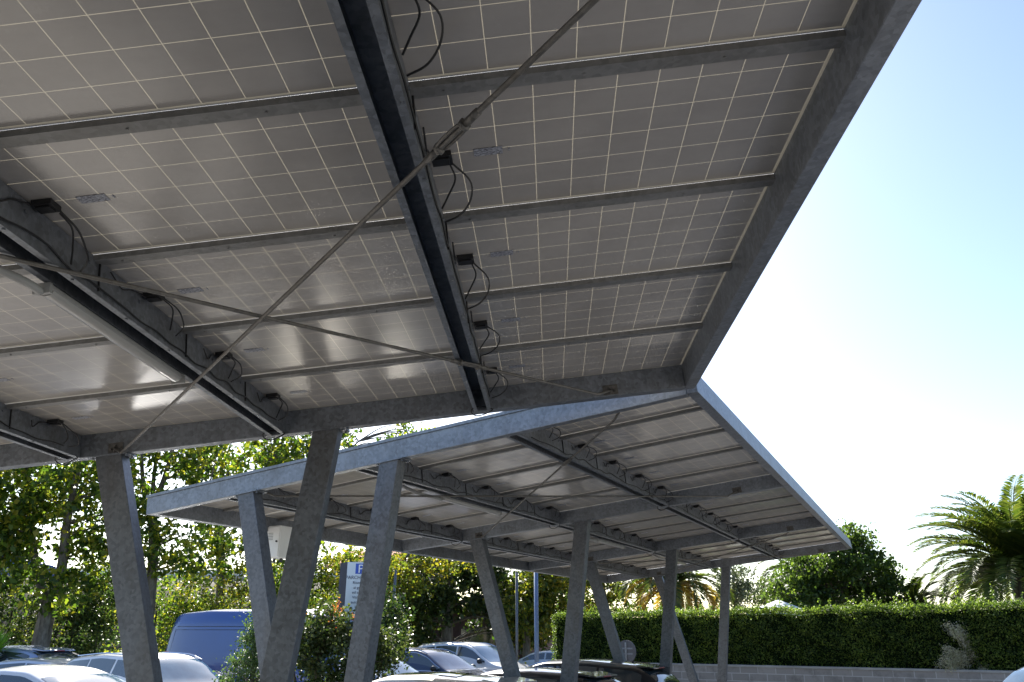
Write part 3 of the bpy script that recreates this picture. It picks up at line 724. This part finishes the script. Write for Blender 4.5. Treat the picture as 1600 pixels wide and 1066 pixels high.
tree('olive_tree', 'grey green loose tree in front of bright sky right of the rear carport leg', 'tree', b,
     [([b, A_(1150, 960, 40), A_(1146, 900, 40)], .16, .06)], [(A_(1145, 905, 40), (.95, 1, 1.0), 2), (A_(1158, 925, 40), (1.0, 1, .7), 1.2)], 60, 60, L_GREY, .12, csize=.4, seed=10)
b = gx(1300, 29)
tree('laurel_tree', 'rounded dense green tree behind the hedge, right of the far carport tip', 'tree', b,
     [([b, A_(1300, 990, 29), A_(1305, 930, 29)], .2, .1)], [(A_(1305, 905, 29), (1.85, 1.5, 1.55), 3.6), (A_(1375, 915, 29), (.8, 1, .9), .9), (A_(1245, 925, 28.5), (.85, 1, .8), .9), (A_(1330, 850, 29), (.8, .8, .6), .6)], 330, 55, L_LAUREL, .13, csize=.34, seed=11, hollow=.3)
b = gx(1195, 30)
tree('brown_shrub', 'brownish shrub between the small palm fronds and the hedge top', 'shrub', b,
     [([b, A_(1195, 980, 30), A_(1195, 935, 30)], .05, .03)], [(A_(1200, 930, 30), (.8, .6, .5), 1)], 22, 50, L_OLE, .09, csize=.3, seed=12)

# shrubs on the left and the bushes in the middle
for i, (px, py, d, rx, rz, lf, lab) in enumerate([
    (20, 950, 26.5, 1.3, 1.4, L_DARK, 'dark shrub at the left edge above the pale blue hatchback'),
    (118, 960, 27, 1.1, 1.5, L_DARK, 'dark evergreen shrub just right of the forked trunk'),
    (160, 945, 27.5, 1.2, 1.4, L_FIR, 'feathery green shrub left of the near carport leg'),
    (245, 955, 28.5, 1.7, 1.3, L_PLANE, 'green yellow shrub behind the blue van rear corner'),
    (350, 935, 30, 1.8, 1.3, L_YELL, 'yellowing shrub above the blue van roof'),
    (460, 930, 31, 1.6, 1.5, L_PLANE, 'mixed green shrub between the crossed carport legs'),
    (560, 930, 31, 1.7, 1.6, L_YELL, 'bright green shrub behind the parking sign'),
    (606, 985, 22, .22, 1.0, L_DARK, 'narrow dark shrub right of the far carport front leg')]):
    c = at(px, py, d); b = Vector((c.x, c.y, 0))
    tree('shrub', lab, 'shrub', b, [([b, (b+c)/2, c], .05, .03)], [(c, (rx, 1, rz), 2.5), (Vector((c.x, c.y, .8)), (rx, 1, .9), 1.2)], 75, 70, lf, .11, csize=.38, seed=20+i, group='shrubs along the back of the car park', lname='foliage', hollow=.1, twigs=False)
b = gx(500, 15.2)
ole = tree('oleander_bush', 'large dark oleander bush with red brown flower heads, between the leaning legs', 'bush', b,
     [([b, A_(500, 1010, 15.2), A_(520, 960, 15.2)], .06, .03), ([b, A_(560, 1000, 15.2)], .05, .02), ([b, A_(450, 1010, 15.2)], .05, .02)],
     [(A_(530, 1010, 15.2), (1.05, .8, .62), 3), (A_(585, 1035, 15.2), (.3, .5, .5), .7), (Vector((b.x+.2, b.y, .7)), (1.2, .8, .6), 1.5), (A_(500, 980, 15.2), (.5, .5, .4), 1)], 170, 70, L_OLE, .075, csize=.24, seed=31, lname='foliage', hollow=.15)
fl = []
rng = np.random.default_rng(3)
for q in range(11):
    p = A_(rng.uniform(462, 560), rng.uniform(945, 1000), 14.7+rng.uniform(-.1, .5)); 
    fl.append(np3(p-b)+rng.normal(size=(26, 3))*.05)
inst(quads_mesh('flower', leaf_arrays(np.concatenate(fl), .04, rng), L_FLOW), 'flower', ole)
b = gx(395, 14.6)
tree('conifer_bush', 'light green feathery conifer at the left of the oleander, before the blue van', 'bush', b,
     [([b, A_(395, 1040, 14.6), A_(398, 975, 14.6)], .04, .015)], [(A_(395, 1015, 14.6), (.32, .3, .42), 2), (A_(380, 1055, 14.6), (.42, .4, .35), 2), (A_(402, 975, 14.6), (.12, .12, .3), .4), (Vector((b.x, b.y, .6)), (.6, .5, .5), 1.5)], 85, 80, L_FIR, .045, csize=.17, seed=33, lname='foliage', hollow=.1)

# spiky plant, plume plant
def blade_plant(name, label, cat, base, n, L, mat, spread=1.0, wdt=.03, seed=0):
    root = thing(name, label, cat, base); rng = random.Random(seed); m = MB()
    for i in range(n):
        a = rng.uniform(0, math.tau); e = rng.uniform(.25, 1.4)*spread; Lb = L*rng.uniform(.7, 1.1)
        d = Vector((math.cos(a)*math.sin(e), math.sin(a)*math.sin(e), math.cos(e))); s = d.cross(Vector((0, 0, 1))).normalized()*wdt
        p0 = Vector((0, 0, .6)); p1 = p0+d*Lb*.55; p2 = p0+d*Lb-Vector((0, 0, .08*Lb*e))
        m.add([p0-s*.6, p0+s*.6, p1+s, p1-s, p2], [(0, 1, 2, 3), (3, 2, 4)])
    m.build('leaf_rosette', mat, root); t = MB(); t.tube([(0, 0, 0), (0, 0, .62)], [.09, .07], 8); t.build('stem', M_BARK, root); return root
p = gx(-4, 22); blade_plant('spiky_yucca', 'bright green spiky yucca at the left edge above the pale blue hatchback', 'plant', p, 90, .62, L_SPIKE, seed=4).location.z = .9
m = MB(); m.box((-.5, -.5, -.9), (.5, .5, 0)); 
# the yucca stands in a raised planter
pl = thing('raised_planter', 'raised concrete planter carrying the spiky yucca', 'planter', p); m = MB(); m.box((-.45, -.45, 0), (.45, .45, .88)); m.build('planter_wall', M_CONC, pl, bevel=.02); m = MB(); m.box((-.38, -.38, .881), (.38, .38, .9)); m.build('soil', M_SOIL, pl)

# ------------------------------------------------------------ hedge and block wall
P0 = Vector((4.84, 26.0, 0)); dirv = Vector((7.84, -5.1, 0)).normalized()
Lh0, Lh1 = -4.3, 15.5
yawh = math.atan2(dirv.y, dirv.x)
org = P0+dirv*Lh0; LEN = Lh1-Lh0
WALL_H = 1.22
wl = thing('block_wall', 'low grey concrete block wall under the clipped hedge', 'wall', org, yawh)
m = MB(); m.box((0, 0, 0), (LEN, .22, WALL_H-.06)); m.build('masonry', M_BLOCK, wl)
m = MB(); m.box((0, -.02, WALL_H-.059), (LEN, .24, WALL_H)); m.build('coping', M_CONC, wl, bevel=.008)
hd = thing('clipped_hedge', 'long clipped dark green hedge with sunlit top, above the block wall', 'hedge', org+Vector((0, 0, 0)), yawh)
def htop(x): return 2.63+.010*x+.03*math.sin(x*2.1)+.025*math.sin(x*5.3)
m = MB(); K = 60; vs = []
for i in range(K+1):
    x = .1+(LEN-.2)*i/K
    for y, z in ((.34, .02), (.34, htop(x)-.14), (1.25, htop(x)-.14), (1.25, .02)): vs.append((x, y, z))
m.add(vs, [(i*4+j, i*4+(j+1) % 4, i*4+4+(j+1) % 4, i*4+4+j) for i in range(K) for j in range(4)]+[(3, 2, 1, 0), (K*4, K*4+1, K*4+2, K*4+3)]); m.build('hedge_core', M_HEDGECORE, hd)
rng = np.random.default_rng(77)
N = 66000; x = rng.uniform(0, LEN, N); ht = np.array([htop(a) for a in x])
bump = .07*np.sin(x*3.1)*np.sin(x*1.3+2)
z = .9+(ht-.9)*rng.uniform(0, 1, N)**.9; y = .2+bump+np.abs(rng.normal(size=N))*.1+.05*np.sin(z*7+x*4)+.05*np.sin(x*11+z*3)*np.sin(z*13+x)
front = np.stack([x, y, z], 1)
N2 = 28000; x = rng.uniform(0, LEN, N2); ht = np.array([htop(a) for a in x]); y = rng.uniform(.2, 1.4, N2)
topl = np.stack([x, y, ht-.03+rng.normal(size=N2)*.05], 1)
N3 = 2600; x = rng.uniform(0, .25, N3); y = rng.uniform(.2, 1.35, N3); z = rng.uniform(.1, 2.6, N3); endl = np.stack([x-.05, y, z], 1)
N4 = 7000; x = rng.uniform(0, LEN, N4); backl = np.stack([x, 1.33+rng.normal(size=N4)*.06, rng.uniform(.1, 2.7, N4)], 1)
V = leaf_arrays(np.concatenate([front, topl, endl, backl]), .056, rng, aspect=.55)
inst(quads_mesh('foliage', V, L_HEDGE), 'foliage', hd)
sh = []
for q in range(330):        # upright shoots of new growth along the top
    x0 = rng.uniform(0, LEN); y0 = rng.uniform(.2, 1.2); h = abs(rng.normal())*.16+.05; k = int(8+h*60)
    if rng.uniform() < .12: h *= 2.0
    t_ = rng.uniform(0, 1, k); lean = rng.normal(size=2)*.15
    sh.append(np.stack([x0+lean[0]*t_*h+rng.normal(size=k)*.018, y0+lean[1]*t_*h+rng.normal(size=k)*.018, htop(x0)-.02+t_*h], 1))
inst(quads_mesh('shoots', leaf_arrays(np.concatenate(sh), .06, rng, upbias=1.2), L_HEDGE), 'shoots', hd)

# pale plumed shrub growing over the wall
pb = org+dirv*0; 
def plume():
    b = at(1537, 1046, 22.2); b.z = WALL_H; root = thing('plumed_shrub', 'pale feathery plumed shrub leaning out over the block wall', 'shrub', b)
    rng = random.Random(5); m = MB(); cl = []
    tips = [(-56, -68), (-48, -60), (-40, -66), (-34, -52), (-60, -32), (-52, -26), (-62, -16), (-46, -16), (-38, -22), (-56, -4), (-66, -8), (-28, -34), (-18, -40), (-8, -34), (4, -38), (12, -30), (20, -34), (-22, -24), (-10, -22), (6, -22), (24, -20), (-28, -10), (-14, -8), (14, -12), (-6, 4), (-20, 6), (-46, 2), (28, -8)]
    for dx, dy in tips:
        P = at(1543+dx*1.12, 1046+dy, 22.0+rng.uniform(-.2, .2))-b; mid = P*.5+Vector((0, 0, .06)); c = curve([(0, 0, 0), mid, P], 5); m.tube(c, [.012-.009*i/10 for i in range(11)], 5)
        for i, q in enumerate(c):
            t = i/10
            if t > .4:
                for s in range(60): cl.append([q.x+rng.gauss(0, .06), q.y+rng.gauss(0, .06), q.z+rng.gauss(0, .06)])
    m.build('stem', M_BARK, root); r2 = np.random.default_rng(8); inst(quads_mesh('plume', leaf_arrays(np.array(cl), .06, r2, aspect=.3), L_PLUME), 'plume', root)
plume()

# ------------------------------------------------------------ palms
def palm(label, base, crown, n, L, seed, yellow=0, drop=1.0, rach=.03, leafl=.42, frame=None):
    root = thing('palm_tree', label, 'palm', base); b = Vector(base); rng = random.Random(seed)
    m = MB(); c = Vector(crown)-b; m.tube([(0, 0, 0), c*.5, c+Vector((0, 0, -.2)), c+Vector((0, 0, .15))], [.3, .26, .34, .15], 12); m.build('trunk', M_BARK, root, smooth=True)
    G = {0: ([], MB()), 1: ([], MB())}
    for i in range(n):
        a = i*2.39996+rng.uniform(-.2, .2); f = i/n; e0 = R(82)-f*R(88)+rng.uniform(-.12, .12); Lf = L*rng.uniform(.85, 1.08)*(1-.12*f)
        y = 1 if (yellow and f > 1-yellow) else 0
        pts = []; p = c.copy(); e = e0
        hd_ = Vector((math.cos(a), math.sin(a), 0)); K = 16
        for k in range(K+1):
            pts.append(p.copy()); e -= (R(5.2)*drop)*(.35+1.3*k/K)*(1.2 if f > .5 else 1); p = p+(hd_*math.cos(e)+Vector((0, 0, math.sin(e))))*Lf/K
        V, mb = G[y]; mb.tube(pts, [rach*(1-.85*k/K) for k in range(K+1)], 5)
        NL = 46
        for j in range(NL):
            t = .1+.9*j/(NL-1); x = t*K; k0 = min(int(x), K-1); fr = x-k0; q = pts[k0].lerp(pts[k0+1], fr); tg = (pts[k0+1]-pts[k0]).normalized()
            sd_ = tg.cross(Vector((0, 0, 1))); sd_ = sd_.normalized() if sd_.length > .05 else Vector((-hd_.y, hd_.x, 0)); nrm = sd_.cross(tg)
            for s_ in (1, -1):
                ll = leafl*(math.sin(math.pi*(.12+.8*t))**.6)*rng.uniform(.85, 1.1)
                d = (sd_*s_*.85+tg*.62+nrm*.42+Vector((rng.gauss(0, .06), rng.gauss(0, .06), -.12+rng.gauss(0, .06)))).normalized(); wv = tg*.04
                tip = q+d*ll-Vector((0, 0, .12*ll)); md = q+d*ll*.5
                V += [tuple(q-wv*.5), tuple(md-wv), tuple(tip), tuple(md+wv)]
    for y, nm, mt in ((0, 'frond', L_PALM), (1, 'yellow_frond', L_PALMY)):
        V, mb = G[y]
        if not V: continue
        o = mb.build(nm, mt, root, smooth=True); inst(quads_mesh('leaflets', np.array(V), mt), 'leaflets', o)
    return root
c = at(1594, 890, 27); palm('large date palm at the right edge behind the hedge', (c.x, c.y, 0), c, 118, 3.6, 3, yellow=0, drop=.88, leafl=.5)
c = at(1052, 915, 33); palm('palm with golden drooping fronds seen under the far carport rear bay', (c.x, c.y, 0), c, 44, 3.0, 5, yellow=.35, drop=1.5, leafl=.45)
c = at(1262, 915, 33); palm('palm half hidden behind the rounded tree, arched fronds on its left', (c.x, c.y, 0), c, 30, 2.6, 9, drop=1.7, leafl=.4)
c = at(1428, 950, 29); palm('small low palm between the rounded tree and the large date palm', (c.x, c.y, 0), c, 26, 1.5, 12, drop=.9, leafl=.28)

# ------------------------------------------------------------ embankment, raised road and barrier at the left
def emb_h(x, y):
    t = (y-34-.12*(x+20))/10; t = max(0, min(1, t)); s = t*t*(3-2*t); e = max(0, min(1, (2-x)/12)); return 4.6*s*e*e*(3-2*e)
m = MB(); nx, ny = 60, 40; vs = []
for j in range(ny+1):
    for i in range(nx+1):
        x = -90+104*i/nx; y = 30+60*j/ny; vs.append((x, y, emb_h(x, y)+(.0 if emb_h(x, y) > .02 else -.05)+.06*math.sin(x*1.7+y)*(emb_h(x, y) > .1)))
m.add(vs, [(j*(nx+1)+i, j*(nx+1)+i+1, (j+1)*(nx+1)+i+1, (j+1)*(nx+1)+i) for j in range(ny) for i in range(nx)])
tag(m.build('embankment', M_SOIL, smooth=True), kind='structure')
rng = np.random.default_rng(55); pts = []
while len(pts) < 480:
    x = rng.uniform(-34, 1); y = rng.uniform(31, 47); h = emb_h(x, y)
    if h < 3.9: pts.append((x, y, h+rng.uniform(.05, .45)))
C = np.array(pts); idx = np.repeat(np.arange(len(C)), 70); P = C[idx]+rng.normal(size=(len(idx), 3))*np.array([.5, .5, .35])
tag(inst(quads_mesh('ground_cover', leaf_arrays(P, .16, rng), L_PLANE), 'ground_cover', None), 'tangled green and yellow ground cover on the bank below the raised road', 'ground cover', kind='stuff')
# raised road surface + crash barrier
ra, rb_ = Vector((-60, 45.5, 4.66)), Vector((-9, 50.5, 4.66)); rd = (rb_-ra).normalized(); rn = Vector((-rd.y, rd.x, 0))
m = MB(); m.add([ra, rb_, rb_+rn*9, ra+rn*9], [(0, 1, 2, 3)]); tag(m.build('road', M_ASPH), kind='structure')
gr = thing('crash_barrier', 'pale steel crash barrier along the raised road at the left', 'barrier', ra, math.atan2(rd.y, rd.x))
LL = (rb_-ra).length; m = MB()
for z0, y0 in ((.55, 0), (.66, .03), (.77, 0)): m.box((0, -.03+y0, z0), (LL, .0+y0, z0+.1))
m.build('rail', plain('barrier_steel', (.55, .58, .62), .4, .4), gr)
for i in range(26): m = MB(); m.box((i*2+.5, .035, 0), (i*2+.6, .12, .85)); m.build('post', M_RAIL, gr)
m = MB()
m.box((0, 8.6, 0), (LL, 8.75, 1.15)); pw = m.build('far_parapet', M_CONC, None); pw.location = ra; pw.rotation_euler = (0, 0, math.atan2(rd.y, rd.x))
pw.name = 'parapet_wall'; tag(pw, 'grey concrete parapet on the far side of the raised road', 'wall')
p = at(38, 890, 49); make_car('suv', P_BLUE, 'blue car driving on the raised road at the far left', Vector((p.x, 49, 4.67)), math.atan2(rd.y, rd.x))

# ------------------------------------------------------------ poles, signs, small far things
def pole(name, label, px, d, ztop, r, mat, lean=0, group=None, cap=True):
    b = gx(px, d); root = thing(name, label, 'pole', b, 0, group); m = MB()
    m.tube([(0, 0, 0), (lean*ztop, 0, ztop)], [r*1.1, r], 12); m.build('shaft', mat, root, smooth=True)
    m = MB(); m.tube([(0, 0, 0), (0, 0, .03)], r*2.4, 10); m.build('base_flange', mat, root); return root
M_PBLUE = galv('blue_grey_post', (.13, .18, .28), (.2, .27, .4), metal=.4)
pole('slim_pole', 'slim pale pole standing behind the navy car, left of the dark tree', 609, 27, 3.9, .04, M_POST, .02, 'slim poles in the car park')
pole('slim_pole', 'slim white pole before the golden tree, left of the blue post', 808, 29, 4.0, .045, M_POST, -.005, 'slim poles in the car park')
pole('slim_pole', 'slim blue grey post under the far carport left edge, right of the white pole', 839, 21, 3.5, .05, M_PBLUE, -.005, 'slim poles in the car park')
# lattice mast
b = gx(1091, 33); r_ = thing('lattice_mast', 'thin dark lattice mast rising in front of the golden palm', 'mast', b); m = MB()
for dx, dy in ((-.1, -.1), (.1, -.1), (0, .12)): m.tube([(dx, dy, 0), (dx*.8-.25, dy*.8, 6.2)], .02, 6)
for i in range(30):
    z0, z1 = i*.2+.1, i*.2+.3; s = -.25*z0/6.2; m.tube([(-.1+s, -.1, z0), (.1+s, -.1, z1)], .01, 4); m.tube([(.1+s, -.1, z0), (s, .12, z1)], .01, 4)
m.build('lattice', M_BLACK, r_)
# round road sign seen from behind
b = gx(978, 24.5); r_ = thing('round_road_sign', 'grey back of a round road sign behind the black cars', 'road sign', b, R(-35)); m = MB()
m.tube([(0, -.01, 1.56), (0, .012, 1.56)], .3, 28); m.build('sign_disc', plain('sign_back', (.1, .1, .11), .5, .4), r_)
m = MB(); m.tube([(0, -.04, 0), (0, -.04, 1.8)], .03, 10); m.build('post', M_STEEL, r_)
m = MB(); m.box((-.2, -.02, 1.48), (.2, -.012, 1.52)); m.box((-.2, -.02, 1.62), (.2, -.012, 1.66)); m.build('bracket', M_STEEL, r_)
# white parasol behind the hedge
b = gx(1222, 28); r_ = thing('parasol', 'white parasol top peeping over the hedge below the rounded tree', 'parasol', b); m = MB()
m.tube([(0, 0, 0), (0, 0, 3.1)], .03, 8); m.build('pole', M_WHITE, r_); m = MB()
N = 8; vs = [(0, 0, 3.12)]+[(1.1*math.cos(math.tau*i/N), 1.1*math.sin(math.tau*i/N), 2.72) for i in range(N)]+[(1.1*math.cos(math.tau*i/N), 1.1*math.sin(math.tau*i/N), 2.6) for i in range(N)]
m.add(vs, [(0, 1+i, 1+(i+1) % N) for i in range(N)]+[(1+i, 1+N+i, 1+N+(i+1) % N, 1+(i+1) % N) for i in range(N)]); m.build('canopy', plain('parasol_cloth', (.8, .8, .8), .9, var=.03), r_)
# dark low building behind the dark tree
b = gx(712, 42); r_ = thing('low_building', 'dark brown low building in shade behind the dark tree', 'building', b, R(-20)); m = MB()
m.box((-3.5, 0, 0), (3.5, 5, 3.1)); m.build('wall', plain('brown_render', (.09, .05, .045), .9, var=.2), r_)
m = MB(); m.box((-3.8, -.5, 3.1), (3.8, 5.3, 3.3)); m.build('roof', plain('roof_tile', (.12, .05, .035), .9), r_)
m = MB(); m.box((-2.6, -.06, 0), (-1.4, -.005, 2.2)); m.build('door', plain('shutter', (.05, .05, .055), .6), r_)
m = MB(); m.box((.3, -.06, .9), (2.2, -.005, 2.3)); m.build('window', M_GLASS, r_)
b = gx(606, 52); r_ = thing('tiled_roof_house', 'house with orange tiled roof showing under the far carport edge', 'house', b, 0); m = MB()
m.box((-3.6, 0, 0), (3.6, 6, 5.9)); m.build('wall', plain('cream_render', (.5, .44, .36), .9), r_)
m = MB(); m.prism([(-4, -.5, 5.9), (4, -.5, 5.9), (4, 6.5, 5.9), (-4, 6.5, 5.9)], [(-3, 2.4, 7.1), (3, 2.4, 7.1), (3, 3.6, 7.1), (-3, 3.6, 7.1)]); m.build('roof', plain('terracotta', (.45, .14, .06), .85, var=.25), r_)
for xx in (-2, 1): m = MB(); m.box((xx, -.05, 3.4), (xx+1, -.004, 4.7)); m.build('window', M_GLASS, r_)

# parking sign
def text_mesh(body, size, mat, name):
    cu = bpy.data.curves.new(name, 'FONT'); cu.body = body; cu.size = size; cu.align_x = 'CENTER'; cu.extrude = .002
    o = bpy.data.objects.new(name, cu); COL.objects.link(o); dg = bpy.context.evaluated_depsgraph_get()
    me = bpy.data.meshes.new_from_object(o.evaluated_get(dg)); me.name = name; bpy.data.objects.remove(o); me.materials.clear(); me.materials.append(mat); return me
M_SIGNW = plain('sign_white', (.62, .68, .72), .4, var=.03); M_SIGNB = plain('sign_blue', (.02, .08, .45), .35, var=.03); M_SIGND = plain('sign_dark', (.008, .012, .045), .4); M_INK = plain('sign_ink', (.04, .05, .1), .5)
d0 = 16.2; pA = at(543, 878, d0); pB = at(586, 878, d0)
wS = (pB-pA).length; root = thing('parking_sign', 'tall white parking sign with blue P, partly behind a far carport leg', 'sign', (pA.x, d0, 0), R(4))
zt = pA.z; zb_ = at(543, 960, d0).z-.1
m = MB(); m.add([(0, 0, zb_), (wS, 0, zb_), (wS, .3, zb_), (-.17, .3, zb_), (0, 0, zt), (wS, 0, zt), (wS, .3, zt), (-.17, .3, zt)], [(0, 3, 2, 1), (4, 5, 6, 7), (0, 1, 5, 4), (1, 2, 6, 5), (2, 3, 7, 6), (3, 0, 4, 7)]); m.build('sign_body', M_SIGND, root)
m = MB(); m.box((.004, -.006, zb_+.004), (wS-.004, -.001, zt-.004)); pan = m.build('sign_face', M_SIGNW, root)
m = MB(); m.box((wS/2-.1, -.009, zt-.22), (wS/2+.1, -.0065, zt-.03)); lg = m.build('parking_symbol', M_SIGNB, root)
def put(body, size, z, mat, nm='lettering', y=-.0095, par=root):
    o = inst(text_mesh(body, size, mat, nm), nm, par, (wS/2, y, z)); o.rotation_euler = (R(90), 0, 0); return o
put('P', .22, zt-.2, M_WHITE, 'letter', y=-.0125, par=lg)
zz = zt-.315
put('PARCHEGGIO', .088, zz, M_INK)
for ln in ('Riservato', 'ai gentili', 'ed assidui', 'Visitatori', 'autorizzati', 'H 24'):
    zz -= .088; put(ln, .07, zz, M_INK)
m = MB(); m.box((.02, -.0095, zz-.05), (wS-.02, -.0065, zz-.045)); m.build('rule', M_INK, root)
for xx in (.08, wS-.08): m = MB(); m.tube([(xx, .15, 0), (xx, .15, zb_)], .03, 10); m.build('post', M_STEEL, root)

# painted bay lines on the ground under both carports
mw = plain('road_paint', (.6, .6, .58), .8)
m = MB()
for T, off, ys in ((TA, offA, [-9.9+2.5*i for i in range(5)]), (TB, offB, [2.45*i for i in range(7)])):
    for y in ys:
        for x0, x1 in ((-8.2, -3.9), (-3.1, 1.2)):
            q = [T @ (off+Vector((x, yy, 0))) for x, yy in ((x0, y-.05), (x1, y-.05), (x1, y+.05), (x0, y+.05))]
            m.add([(p.x, p.y, .004) for p in q], [(0, 1, 2, 3)])
tag(m.build('road_markings', mw), kind='structure')
